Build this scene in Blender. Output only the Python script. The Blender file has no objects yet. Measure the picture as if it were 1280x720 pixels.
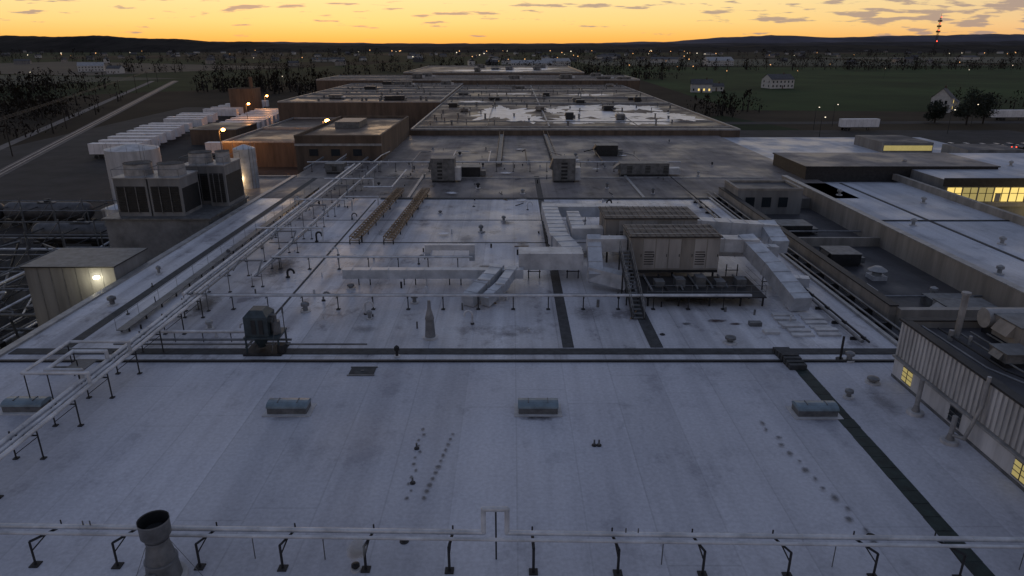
import bpy, math, random
from mathutils import Vector, Matrix, noise
R=random.Random(7)
scene=bpy.context.scene
scene.view_settings.view_transform='Standard'
scene.view_settings.look='None'
scene.view_settings.exposure=0
# ------------------------------------------------------------ materials
MATS={}
def N(nt,t,**k):
    n=nt.nodes.new(t)
    for a,b in k.items(): setattr(n,a,b)
    return n
def mat(name,col,rough=.7,metal=0,var=.25,scale=1.2,col2=None,streak=False,spec=.5,emit=None,es=0,bump=0,vs=None):
    if name in MATS: return MATS[name]
    m=bpy.data.materials.new(name); m.use_nodes=True; nt=m.node_tree
    b=nt.nodes['Principled BSDF']
    b.inputs['Roughness'].default_value=rough; b.inputs['Metallic'].default_value=metal
    b.inputs['Specular IOR Level'].default_value=spec
    tc=N(nt,'ShaderNodeTexCoord'); mp=N(nt,'ShaderNodeMapping')
    nt.links.new(tc.outputs['Object'],mp.inputs[0])
    if vs: mp.inputs['Scale'].default_value=vs
    elif streak: mp.inputs['Scale'].default_value=(1,1,.15)
    n1=N(nt,'ShaderNodeTexNoise'); n1.inputs['Scale'].default_value=scale; n1.inputs['Detail'].default_value=4
    n1.inputs['Roughness'].default_value=.65
    nt.links.new(mp.outputs[0],n1.inputs[0])
    r=N(nt,'ShaderNodeValToRGB'); r.color_ramp.elements[0].position=.32; r.color_ramp.elements[1].position=.68
    c2=col2 or tuple(c*(1-var*1.6) for c in col)
    r.color_ramp.elements[0].color=(*c2,1)
    r.color_ramp.elements[1].color=(*[min(1,c*(1+var*.4)) for c in col],1)
    nt.links.new(n1.outputs[0],r.inputs[0]); nt.links.new(r.outputs[0],b.inputs['Base Color'])
    if bump:
        bp=N(nt,'ShaderNodeBump'); bp.inputs['Strength'].default_value=bump
        nt.links.new(n1.outputs[0],bp.inputs['Height']); nt.links.new(bp.outputs[0],b.inputs['Normal'])
    if emit:
        b.inputs['Emission Color'].default_value=(*emit,1); b.inputs['Emission Strength'].default_value=es
        m.cycles.emission_sampling='NONE'
    MATS[name]=m; return m

def roofmat(name,base,dirt,dirt_amt,seam=3.05,rough=.5,seamdark=.86,spec=.4,seed=0,rlo=.15):
    m=bpy.data.materials.new(name); m.use_nodes=True; nt=m.node_tree; L=nt.links.new
    b=nt.nodes['Principled BSDF']; b.inputs['Specular IOR Level'].default_value=spec
    tc=N(nt,'ShaderNodeTexCoord'); sep=N(nt,'ShaderNodeSeparateXYZ'); L(tc.outputs['Object'],sep.inputs[0])
    def ns(scale,vs,detail=4,rg=.6):
        mp=N(nt,'ShaderNodeMapping'); mp.inputs['Scale'].default_value=vs; mp.inputs['Location'].default_value=(seed*7.3,seed*3.1,seed)
        L(tc.outputs['Object'],mp.inputs[0])
        n=N(nt,'ShaderNodeTexNoise'); n.inputs['Scale'].default_value=scale; n.inputs['Detail'].default_value=detail; n.inputs['Roughness'].default_value=rg
        L(mp.outputs[0],n.inputs[0]); return n.outputs[0]
    def mr(v,a,c,lo,hi):
        n=N(nt,'ShaderNodeMapRange'); n.inputs[1].default_value=a;n.inputs[2].default_value=c;n.inputs[3].default_value=lo;n.inputs[4].default_value=hi
        n.interpolation_type='SMOOTHSTEP'; L(v,n.inputs[0]); return n.outputs[0]
    def mth(op,a,c=None,d=None):
        n=N(nt,'ShaderNodeMath',operation=op)
        for i,x in enumerate((a,c,d)):
            if x is None: continue
            if hasattr(x,'links'): L(x,n.inputs[i])
            else: n.inputs[i].default_value=x
        return n.outputs[0]
    big=mr(ns(.07,(1,1,1)),.35,.68,0,1)
    st=mr(ns(.5,(1.2,.06,1)),.36,.72,0,1)
    blot=mr(ns(.4,(1,.7,1),6,.72),.52,.7,0,1)
    fine=mr(ns(5,(1,1,1),3),.2,.8,.86,1.1)
    fx=mth('FRACT',mth('DIVIDE',mth('ADD',sep.outputs[0],500),seam))
    sx=mth('LESS_THAN',fx,.025)
    cell=mth('FLOOR',mth('DIVIDE',mth('ADD',sep.outputs[0],500),seam))
    wn=N(nt,'ShaderNodeTexWhiteNoise'); wn.noise_dimensions='1D'; L(cell,wn.inputs['W'])
    tone=mr(wn.outputs[0],0,1,.9,1.06)
    fy=mth('FRACT',mth('DIVIDE',mth('ADD',mth('ADD',sep.outputs[1],500),mth('MULTIPLY',wn.outputs[0],11)),17))
    sy=mth('LESS_THAN',fy,.005)
    s=mth('MAXIMUM',sx,sy)
    sf=mth('SUBTRACT',1,mth('MULTIPLY',s,1-seamdark))
    d=mth('MULTIPLY',mth('MINIMUM',mth('ADD',mth('MULTIPLY',big,.4),mth('ADD',mth('MULTIPLY',st,.5),mth('MULTIPLY',blot,.6))),1),dirt_amt)
    mx=N(nt,'ShaderNodeMix',data_type='RGBA'); L(d,mx.inputs[0]); mx.inputs[6].default_value=(*base,1); mx.inputs[7].default_value=(*dirt,1)
    f=mth('MULTIPLY',mth('MULTIPLY',sf,tone),fine)
    vm=N(nt,'ShaderNodeVectorMath',operation='SCALE'); L(mx.outputs[2],vm.inputs[0]); L(f,vm.inputs['Scale'])
    L(vm.outputs[0],b.inputs['Base Color'])
    L(mr(ns(.12,(1,1,1),4),.35,.65,rough-rlo,rough+.2),b.inputs['Roughness'])
    bp=N(nt,'ShaderNodeBump'); bp.inputs['Strength'].default_value=.25; bp.inputs['Distance'].default_value=.05
    L(ns(1.2,(1,1,1),3),bp.inputs['Height']); L(bp.outputs[0],b.inputs['Normal'])
    MATS[name]=m; return m

M_roofA=roofmat('membrane_front',(.53,.54,.59),(.30,.305,.345),.8,seed=1,rough=.6)
M_roofB=roofmat('membrane_mid',(.60,.61,.65),(.20,.195,.215),1.0,seed=2,rough=.48,seamdark=.8,rlo=.22)
M_roofC=roofmat('membrane_back',(.22,.20,.195),(.085,.075,.07),1.0,seed=3,rough=.5,spec=.3)
M_roofD=roofmat('tar_gravel_roof',(.125,.09,.066),(.055,.038,.028),.9,seed=4,rough=.5,seamdark=.9,seam=6,spec=.35)
M_roofR=roofmat('membrane_east',(.50,.53,.59),(.26,.28,.32),.9,seed=5,rough=.45)
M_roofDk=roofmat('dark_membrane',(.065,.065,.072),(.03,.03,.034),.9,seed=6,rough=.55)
M_white=mat('white_painted_metal',(.52,.52,.53),.5,0,.25,.8,streak=True)
M_duct=mat('galvanised_duct',(.54,.56,.59),.42,.3,.22,.7)
M_pipe=mat('insulated_pipe',(.60,.61,.63),.45,.2,.25,.9)
M_pipeg=mat('grey_pipe',(.22,.225,.235),.5,.3,.3,1)
M_dark=mat('dark_steel',(.03,.03,.032),.6,.3,.3,2)
M_grey=mat('grey_metal',(.17,.175,.18),.5,.4,.3,1.5)
M_beige=mat('beige_panel',(.27,.25,.225),.6,0,.25,.7,streak=True)
M_ahuw=mat('ahu_panel',(.36,.345,.33),.5,.1,.22,.8,streak=True)
M_brick=mat('brown_wall',(.12,.085,.06),.8,0,.3,.6,streak=True)
M_wallg=mat('grey_wall',(.2,.2,.2),.7,0,.3,.4,streak=True)
M_rust=mat('rusty_steel',(.30,.20,.11),.75,.1,.4,1.5)
M_ahuroof=mat('weathered_unit_roof',(.15,.12,.095),.6,.1,.5,.9)
M_teal=mat('blue_green_machine',(.045,.065,.075),.5,.2,.3,2)
M_sky=mat('skylight_dome',(.16,.22,.26),.3,0,.25,1.5)
M_black=mat('black_rubber',(.02,.02,.022),.7,0,.3,3)
M_strip=mat('dark_walkway_pad',(.045,.048,.052),.75,0,.4,2)
M_green=mat('green_walkway_pad',(.016,.032,.028),.7,0,.45,1.5)
M_cope=mat('metal_coping',(.33,.33,.33),.45,.2,.25,1)
M_louv=mat('black_louvre',(.018,.02,.022),.6,0,.3,2)
M_asph=mat('asphalt',(.034,.032,.031),.85,0,.35,.15,spec=.3)
M_trail=mat('trailer_white',(.72,.72,.74),.5,0,.15,.4)
M_tyre=mat('tyre',(.02,.02,.02),.9)
M_bark=mat('bark',(.03,.024,.019),.9)
M_twig=mat('bare_twigs',(.024,.019,.014),.95,0,.5,.05,spec=.1)
M_leaf=mat('evergreen_foliage',(.022,.032,.018),.8,0,.5,.8)
M_shing=mat('shingle_roof',(.08,.08,.085),.8,0,.3,1)
M_siding=mat('white_siding',(.5,.49,.47),.7,0,.15,1)
M_glass=mat('dark_glass',(.02,.025,.03),.1,0,.1,1)
M_lit=mat('lit_window',(.4,.35,.15),.5,emit=(1,.72,.2),es=.95)
M_litdim=mat('lit_window_dim',(.4,.35,.15),.5,emit=(.95,.75,.25),es=.3)
M_lampO=mat('sodium_lamp',(.8,.5,.2),.5,emit=(1,.40,.09),es=22)
M_lampW=mat('white_lamp',(.8,.8,.7),.5,emit=(1,.93,.72),es=12)
M_red=mat('red_light',(.5,.05,.03),.5,emit=(1,.08,.04),es=4)
M_orange=mat('orange_panel',(.5,.12,.03),.6,0,.3,1)
M_pond=mat('frosted_sky_water',(.80,.80,.82),.33,0,.25,.35,spec=.9,bump=.04)  # frost and water; sky reflection is also put into the pale base colour
M_concrete=mat('concrete',(.2,.2,.2),.8,0,.3,.5)
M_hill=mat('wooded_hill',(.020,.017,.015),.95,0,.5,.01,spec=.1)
M_hillfar=mat('hazy_far_hill',(.10,.095,.12),.95,0,.3,.001,spec=.1)  # distance haze is put into this pale bluish base colour
M_field=mat('green_field',(.034,.062,.019),.9,0,.35,.01,spec=.1)
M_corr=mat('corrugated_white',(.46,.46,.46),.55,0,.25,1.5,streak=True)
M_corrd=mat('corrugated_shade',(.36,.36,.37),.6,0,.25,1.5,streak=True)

def groundmat():
    m=bpy.data.materials.new('countryside'); m.use_nodes=True; nt=m.node_tree; L=nt.links.new
    b=nt.nodes['Principled BSDF']; b.inputs['Roughness'].default_value=.95; b.inputs['Specular IOR Level'].default_value=.1
    tc=N(nt,'ShaderNodeTexCoord')
    mp=N(nt,'ShaderNodeMapping'); mp.inputs['Scale'].default_value=(.0042,.0022,1); mp.inputs['Rotation'].default_value=(0,0,.35); L(tc.outputs['Object'],mp.inputs[0])
    v=N(nt,'ShaderNodeTexVoronoi'); v.inputs['Scale'].default_value=1; v.distance='CHEBYCHEV'; L(mp.outputs[0],v.inputs[0])
    s=N(nt,'ShaderNodeSeparateColor'); L(v.outputs['Color'],s.inputs[0])
    r=N(nt,'ShaderNodeValToRGB'); r.color_ramp.interpolation='CONSTANT'
    e=r.color_ramp.elements; e[0].position=0; e[0].color=(.018,.025,.011,1); e[1].position=.3; e[1].color=(.032,.025,.017,1)
    for p,c in((.45,(.024,.038,.014)),(.62,(.016,.016,.011)),(.8,(.048,.038,.025)),(.9,(.024,.037,.015))):
        q=e.new(p); q.color=(*c,1)
    L(s.outputs[0],r.inputs[0])
    n=N(nt,'ShaderNodeTexNoise'); n.inputs['Scale'].default_value=.03; n.inputs['Detail'].default_value=6; L(tc.outputs['Object'],n.inputs[0])
    mr=N(nt,'ShaderNodeMapRange'); mr.inputs[1].default_value=.3; mr.inputs[2].default_value=.7; mr.inputs[3].default_value=.6; mr.inputs[4].default_value=1.25; L(n.outputs[0],mr.inputs[0])
    vm=N(nt,'ShaderNodeVectorMath',operation='SCALE'); L(r.outputs[0],vm.inputs[0]); L(mr.outputs[0],vm.inputs['Scale']); L(vm.outputs[0],b.inputs['Base Color'])
    return m
M_ground=groundmat()

def stainmat(name,col,dens=.9):
    m=bpy.data.materials.new(name); m.use_nodes=True; nt=m.node_tree; L=nt.links.new
    b=nt.nodes['Principled BSDF']; b.inputs['Base Color'].default_value=(*col,1); b.inputs['Roughness'].default_value=.5
    tc=N(nt,'ShaderNodeTexCoord'); n=N(nt,'ShaderNodeTexNoise'); n.inputs['Scale'].default_value=1.6; n.inputs['Detail'].default_value=5; n.inputs['Roughness'].default_value=.72
    L(tc.outputs['Object'],n.inputs[0])
    uv=N(nt,'ShaderNodeUVMap'); g=N(nt,'ShaderNodeVectorMath',operation='DISTANCE'); g.inputs[1].default_value=(.5,.5,0); L(uv.outputs[0],g.inputs[0])
    m1=N(nt,'ShaderNodeMapRange'); m1.inputs[1].default_value=0; m1.inputs[2].default_value=.5; m1.inputs[3].default_value=.7; m1.inputs[4].default_value=-.5
    L(g.outputs['Value'],m1.inputs[0])
    a=N(nt,'ShaderNodeMath',operation='ADD'); L(m1.outputs[0],a.inputs[0]); L(n.outputs[0],a.inputs[1])
    m2=N(nt,'ShaderNodeMapRange'); m2.inputs[1].default_value=.55; m2.inputs[2].default_value=1.05; m2.inputs[3].default_value=0; m2.inputs[4].default_value=dens; L(a.outputs[0],m2.inputs[0])
    L(m2.outputs[0],b.inputs['Alpha']); return m
M_stain=stainmat('dirt_stain',(.06,.06,.066),.8); M_stains=stainmat('soft_dirt_stain',(.14,.14,.155),.4); M_stainr=stainmat('rusty_stain',(.04,.012,.008),.95); M_stainw=stainmat('frost_patch',(.66,.68,.73),.85)

# ------------------------------------------------------------ mesh builder
class B:
    def __init__(s,name): s.n=name; s.v=[]; s.f=[]; s.m=[]; s.ms=[]; s.sm=[]
    def mi(s,m):
        if m not in s.ms: s.ms.append(m)
        return s.ms.index(m)
    def add(s,vs,fs,m,M=None,smooth=False):
        o=len(s.v); k=s.mi(m)
        for p in vs:
            p=Vector(p); s.v.append(M@p if M else p)
        for f in fs: s.f.append([i+o for i in f]); s.m.append(k); s.sm.append(smooth)
    def box(s,x0,x1,y0,y1,z0,z1,m,M=None,top=None):
        vs=[(x0,y0,z0),(x1,y0,z0),(x1,y1,z0),(x0,y1,z0),(x0,y0,z1),(x1,y0,z1),(x1,y1,z1),(x0,y1,z1)]
        s.add(vs,[(0,3,2,1),(0,1,5,4),(1,2,6,5),(2,3,7,6),(3,0,4,7)],m,M)
        s.add(vs,[(4,5,6,7)],top or m,M)
    def taper(s,x0,x1,y0,y1,z0,z1,ins,m,M=None):
        vs=[(x0,y0,z0),(x1,y0,z0),(x1,y1,z0),(x0,y1,z0),(x0+ins,y0+ins,z1),(x1-ins,y0+ins,z1),(x1-ins,y1-ins,z1),(x0+ins,y1-ins,z1)]
        s.add(vs,[(0,3,2,1),(0,1,5,4),(1,2,6,5),(2,3,7,6),(3,0,4,7),(4,5,6,7)],m,M)
    def cyl(s,p0,p1,r,m,seg=10,r2=None,cap=True,smooth=True):
        p0=Vector(p0);p1=Vector(p1); d=p1-p0
        if d.length<1e-5: return
        q=d.to_track_quat('Z','Y').to_matrix(); r2=r if r2 is None else r2
        vs=[]
        for p,rr in((p0,r),(p1,r2)):
            for i in range(seg):
                a=2*math.pi*i/seg; vs.append(p+q@Vector((rr*math.cos(a),rr*math.sin(a),0)))
        fs=[(i,(i+1)%seg,seg+(i+1)%seg,seg+i) for i in range(seg)]
        s.add(vs,fs,m,None,smooth)
        if cap: s.add(vs,[tuple(range(seg-1,-1,-1)),tuple(range(seg,2*seg))],m)
    def sph(s,c,r,m,seg=8,rings=5,sz=1):
        vs=[];fs=[]
        for j in range(rings+1):
            t=math.pi*j/rings
            for i in range(seg):
                a=2*math.pi*i/seg; vs.append((c[0]+r*math.sin(t)*math.cos(a),c[1]+r*math.sin(t)*math.sin(a),c[2]+r*sz*math.cos(t)))
        for j in range(rings):
            for i in range(seg):
                fs.append((j*seg+i,(j+1)*seg+i,(j+1)*seg+(i+1)%seg,j*seg+(i+1)%seg))
        s.add(vs,fs,m,None,True)
    def pipe(s,pts,r,m,seg=8,fl=0):
        for a,b in zip(pts,pts[1:]):
            s.cyl(a,b,r,m,seg)
            if fl:
                a=Vector(a);b=Vector(b);L=(b-a).length;n=int(L/fl)
                for i in range(1,n+1):
                    c=a.lerp(b,(i-.5)/n) if n else a
                    d=(b-a).normalized()*.04
                    s.cyl(c-d,c+d,r*1.12,m,seg)
        for p in pts[1:-1]: s.sph(p,r*1.06,m,8,5)
    def bar(s,a,b,w,m):
        s.cyl(a,b,w*.7,m,4,smooth=False)
    def rduct(s,pts,w,h,m,fl=1.5):
        for i,(a,b) in enumerate(zip(pts,pts[1:])):
            a=Vector(a);b=Vector(b);d=b-a;L=d.length;d.normalize()
            x=d; up=Vector((0,0,1)) if abs(d.z)<.9 else Vector((0,1,0))
            y=up.cross(x).normalized(); z=x.cross(y)
            M=Matrix(((x.x,y.x,z.x,a.x),(x.y,y.y,z.y,a.y),(x.z,y.z,z.z,a.z),(0,0,0,1)))
            e=.006*i; e0=w/2*.98 if i>0 else 0; e1=w/2*.98 if i<len(pts)-2 else 0
            s.box(-e0,L+e1,-w/2-e,w/2+e,-h/2-e,h/2+e,m,M)
            n=max(1,int(L/fl))
            for k in range(n):
                c=(k+.5)*L/n; q=.045+e
                s.box(c-.04,c+.04,-w/2-q,w/2+q,-h/2-q,h/2+q,m,M)
    def build(s,parent=None):
        me=bpy.data.meshes.new(s.n); me.from_pydata([tuple(v) for v in s.v],[],s.f)
        for m in s.ms: me.materials.append(m)
        me.polygons.foreach_set('material_index',s.m); me.polygons.foreach_set('use_smooth',s.sm); me.update()
        o=bpy.data.objects.new(s.n,me); scene.collection.objects.link(o)
        return o
def T(x,y,z,rz=0): return Matrix.Translation((x,y,z))@Matrix.Rotation(rz,4,'Z')

# ------------------------------------------------------------ camera, world, sun
cam=bpy.data.cameras.new('camera'); co=bpy.data.objects.new('camera',cam); scene.collection.objects.link(co)
co.location=(0,0,20); co.rotation_euler=(math.radians(70.4),0,0); cam.lens=24.05; cam.sensor_width=36; cam.clip_end=60000
scene.camera=co

w=bpy.data.worlds.new('World'); scene.world=w; w.use_nodes=True; nt=w.node_tree; L=nt.links.new
for n in list(nt.nodes): nt.nodes.remove(n)
out=N(nt,'ShaderNodeOutputWorld'); bg=N(nt,'ShaderNodeBackground'); L(bg.outputs[0],out.inputs[0])
tc=N(nt,'ShaderNodeTexCoord'); sp=N(nt,'ShaderNodeSeparateXYZ'); L(tc.outputs['Generated'],sp.inputs[0])
def ramp(inp,els):
    r=N(nt,'ShaderNodeValToRGB'); e=r.color_ramp.elements
    while len(e)<len(els): e.new(.5)
    for q,(p,c) in zip(e,els): q.position=p; q.color=(*c,1)
    L(inp,r.inputs[0]); return r.outputs[0]
def mm(op,a,b=None,c=None):
    n=N(nt,'ShaderNodeMath',operation=op)
    for i,x in enumerate((a,b,c)):
        if x is None: continue
        if isinstance(x,(int,float)): n.inputs[i].default_value=x
        else: L(x,n.inputs[i])
    return n.outputs[0]
warm=ramp(sp.outputs[2],[(0,(1,.43,.08)),(.010,(1,.53,.12)),(.028,(1,.67,.23)),(.06,(1,.76,.36)),(.16,(.58,.53,.46)),(.38,(.25,.275,.36)),(1,(.145,.175,.265))])
cool=ramp(sp.outputs[2],[(0,(.62,.32,.19)),(.02,(.80,.50,.30)),(.06,(.62,.50,.38)),(.2,(.25,.26,.32)),(.5,(.17,.205,.30)),(1,(.145,.175,.265))])
saz=math.radians(-14)
dt=mm('ADD',mm('MULTIPLY',sp.outputs[0],math.sin(saz)),mm('MULTIPLY',sp.outputs[1],math.cos(saz)))
mr=N(nt,'ShaderNodeMapRange',interpolation_type='SMOOTHSTEP'); mr.inputs[1].default_value=.4; mr.inputs[2].default_value=.95; L(dt,mr.inputs[0])
mx=N(nt,'ShaderNodeMix',data_type='RGBA'); L(mr.outputs[0],mx.inputs[0]); L(cool,mx.inputs[6]); L(warm,mx.inputs[7])
az=mm('DIVIDE',sp.outputs[0],mm('MAXIMUM',sp.outputs[1],.05)); el=mm('DIVIDE',sp.outputs[2],mm('MAXIMUM',sp.outputs[1],.05))
cb=N(nt,'ShaderNodeCombineXYZ'); L(mm('ADD',az,7.81),cb.inputs[0]); L(mm('MULTIPLY',el,7.5),cb.inputs[1])
cn=N(nt,'ShaderNodeTexNoise'); cn.inputs['Scale'].default_value=15; cn.inputs['Detail'].default_value=5; cn.inputs['Roughness'].default_value=.5; L(cb.outputs[0],cn.inputs[0])
rt_=N(nt,'ShaderNodeMapRange',interpolation_type='SMOOTHSTEP'); rt_.inputs[1].default_value=.15; rt_.inputs[2].default_value=.68; rt_.inputs[3].default_value=.012; rt_.inputs[4].default_value=.11; L(az,rt_.inputs[0])
lowcut=N(nt,'ShaderNodeMapRange'); lowcut.inputs[1].default_value=.0; lowcut.inputs[2].default_value=.04; lowcut.inputs[3].default_value=-.09; lowcut.inputs[4].default_value=.015; L(el,lowcut.inputs[0])
cv=mm('ADD',mm('ADD',cn.outputs[0],rt_.outputs[0]),lowcut.outputs[0])
mc=N(nt,'ShaderNodeMapRange',interpolation_type='SMOOTHSTEP'); mc.inputs[1].default_value=.585; mc.inputs[2].default_value=.66; mc.inputs[4].default_value=.8; L(cv,mc.inputs[0])
gate=mm('MULTIPLY',mc.outputs[0],mm('LESS_THAN',el,.25))
mx2=N(nt,'ShaderNodeMix',data_type='RGBA'); L(gate,mx2.inputs[0]); L(mx.outputs[2],mx2.inputs[6]); mx2.inputs[7].default_value=(.33,.25,.24,1)
sk=N(nt,'ShaderNodeTexSky',sky_type='NISHITA'); sk.sun_disc=False; sk.sun_elevation=math.radians(1.0); sk.sun_rotation=saz
sc=N(nt,'ShaderNodeVectorMath',operation='SCALE'); L(sk.outputs[0],sc.inputs[0]); sc.inputs['Scale'].default_value=.008
ad=N(nt,'ShaderNodeVectorMath',operation='ADD'); L(mx2.outputs[2],ad.inputs[0]); L(sc.outputs[0],ad.inputs[1]); L(ad.outputs[0],bg.inputs[0])
bg.inputs[1].default_value=1.02
sl=bpy.data.lights.new('sun','SUN'); sl.energy=.08; sl.angle=math.radians(12); sl.color=(1,.6,.3)
so=bpy.data.objects.new('sun',sl); scene.collection.objects.link(so)
so.rotation_euler=(math.radians(86),0,-saz+math.pi)
def lamp(x,y,z,col,e,r=.15):
    l=bpy.data.lights.new('lamp_light','POINT'); l.energy=e; l.color=col; l.shadow_soft_size=r
    o=bpy.data.objects.new('lamp_light',l); o.location=(x,y,z); scene.collection.objects.link(o); return o

# ------------------------------------------------------------ ground & landscape
G=-9.0
g=B('ground'); g.add([(-25000,-2000,G),(25000,-2000,G),(25000,40000,G),(-25000,40000,G)],[(0,1,2,3)],M_ground); g.build()
def sheet(name,pts,z,m):
    b=B(name); b.add([(x,y,z) for x,y in pts],[tuple(range(len(pts)))],m); return b.build()
sheet('asphalt_yard',[(-112,20),(-30,20),(-30,345),(-160,345),(-150,200)],G+.02,M_asph)
sheet('parking_yard',[(60,60),(200,60),(178,250),(60,250)],G+.02,M_asph)
sheet('field',[(105,330),(420,300),(900,620),(760,900),(120,1000)],G+.03,M_field)
sheet('field',[(190,190),(420,180),(700,260),(440,290),(195,262)],G+.03,mat('field_dark',(.024,.036,.016),.9,0,.3,.02))
sheet('field',[(-900,900),(-420,700),(-300,980),(-800,1300)],G+.03,mat('stubble_field',(.055,.042,.026),.9,0,.3,.02))
sheet('field',[(-700,560),(-380,520),(-300,650),(-640,760)],G+.03,mat('grass_field',(.028,.036,.015),.9,0,.3,.02))
sheet('field',[(800,1200),(2200,1400),(2000,1900),(700,1700)],G+.03,mat('pale_field',(.06,.062,.035),.9,0,.3,.01))
sheet('field',[(120,1050),(700,1040),(640,1500),(110,1450)],G+.03,mat('winter_field',(.032,.042,.02),.9,0,.3,.01))
sheet('road',[(55,268),(600,285),(600,294),(55,277)],G+.05,M_asph)
M_bal=mat('ballast',(.17,.15,.135),.9,0,.3,.5)
sheet('railway_track',[(-108,120),(-104.5,120),(-280,600),(-286,600)],G+.06,M_bal)
sheet('railway_track',[(-121,120),(-118,120),(-300,600),(-304,600)],G+.06,M_bal)
rr=B('railway_rails')
for o in(-.72,.72):
    rr.bar((-106.2+o,120,G+.2),(-283+o,600,G+.2),.14,M_cope)
rr.build()
def ridge(name,Yc,dep,pts,m,amp,step):
    b=B(name); xs=[];x=pts[0][0]
    while x<=pts[-1][0]: xs.append(x); x+=step
    def h(x):
        for (a,ha),(c,hc) in zip(pts,pts[1:]):
            if a<=x<=c:
                t=(x-a)/(c-a); t=t*t*(3-2*t); return ha+(hc-ha)*t
        return 0
    rows=7; vs=[]
    for j in range(rows):
        f=math.sin(math.pi*j/(rows-1))
        for x in xs:
            n=noise.fractal(Vector((x*.004,j*.7,Yc*.01)),1,2,5)*amp+ R.random()*amp*.25
            vs.append((x,Yc+dep*(j/(rows-1)-.5),G-2+f*(h(x)+n)))
    n=len(xs); fs=[(j*n+i,j*n+i+1,(j+1)*n+i+1,(j+1)*n+i) for j in range(rows-1) for i in range(n-1)]
    b.add(vs,fs,m,None,False); b.build()
ridge('hills',3200,900,[(-4200,66),(-2300,66),(-2050,60),(-1850,66),(-1500,54),(-1250,40),(-900,28),(-400,22),(0,25),(600,20),(1500,26),(3200,30)],M_hill,8,12)
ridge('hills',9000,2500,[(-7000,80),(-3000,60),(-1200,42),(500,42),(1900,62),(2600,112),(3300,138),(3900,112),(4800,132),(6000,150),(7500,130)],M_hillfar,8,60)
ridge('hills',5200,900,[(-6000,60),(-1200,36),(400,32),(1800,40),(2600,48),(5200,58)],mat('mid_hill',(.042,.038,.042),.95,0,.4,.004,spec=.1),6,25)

def treemass(name,spots,m,leaf=1.0,cnt=34):
    b=B(name); k=b.mi(m)
    for (x,y,h,wd) in spots:
        b.cyl((x,y,G),(x,y,G+h*.55),wd*.05,M_bark,4,wd*.02,cap=False)
        for i in range(cnt):
            a=R.random()*6.283; t=R.random(); rr=wd*.5*math.sqrt(R.random())*math.sin(math.pi*min(1,.18+t*.82))
            c=Vector((x+rr*math.cos(a),y+rr*math.sin(a),G+h*(.1+.9*t)))
            s=h*.075*leaf*(.4+R.random())
            o=len(b.v)
            for _ in range(3): b.v.append(c+Vector((R.uniform(-s,s),R.uniform(-s,s),R.uniform(-s,s)*1.5)))
            b.f.append([o,o+1,o+2]); b.m.append(k); b.sm.append(False)
    b.build()
sp1=[]
def row(x0,y0,x1,y1,n,h,sx=6,sy=10):
    for i in range(n):
        t=R.random(); hh=h*R.uniform(.6,1.15); sp1.append((x0+(x1-x0)*t+R.uniform(-sx,sx),y0+(y1-y0)*t+R.uniform(-sy,sy),hh,hh*R.uniform(.8,1.2)))
row(-400,330,-225,350,230,9,20,34); row(-430,480,-280,470,110,11,20,40); row(-290,230,-200,300,190,8,22,22)
row(-240,130,-180,240,200,7,26,18); row(-160,80,-130,130,60,5,12,10); row(-200,480,-100,450,90,12,16,24)
row(-90,650,140,640,110,12,10,20); row(-450,800,700,900,230,12,20,30); row(-1100,1300,1400,1250,300,13,40,60)
row(-2200,2000,2200,2000,360,16,60,120)
row(80,300,110,330,22,9,8,12); row(200,335,260,345,14,8,8,8)
row(430,520,900,620,70,11,10,18); row(130,1000,900,960,110,12,10,15);row(-70,530,60,540,50,10,8,8)
treemass('distant_trees',sp1,M_twig,1.0,48)
def tree(x,y,h,wd,m=M_leaf):
    b=B('evergreen_tree'); k=b.mi(m); b.cyl((x,y,G),(x,y,G+h*.85),.35,M_bark,7,.08)
    for i in range(9):
        a=i*2.4; z=G+h*(.2+.07*i); b.cyl((x,y,z),(x+math.cos(a)*wd*.35,y+math.sin(a)*wd*.35,z+1.2),.12,M_bark,5,.03)
    lobes=[(R.uniform(-.3,.3)*wd,R.uniform(-.3,.3)*wd,h*R.uniform(.25,.75),wd*R.uniform(.18,.3)) for _ in range(12)]+[(0,0,h*.82,wd*.2)]
    for lx,ly,lz,lr in lobes:
        for i in range(300):
            d=Vector((R.gauss(0,1),R.gauss(0,1),R.gauss(0,1))).normalized()*lr*R.uniform(.5,1.1)
            c=Vector((x+lx,y+ly,G+lz))+d; o=len(b.v); s=.38
            for _ in range(3): b.v.append(c+Vector((R.uniform(-s,s),R.uniform(-s,s),R.uniform(-s,s))))
            b.f.append([o,o+1,o+2]); b.m.append(k); b.sm.append(False)
    b.build()
tree(174,268,14,12); tree(183,272,12,10); tree(166,275,9,7)

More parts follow.
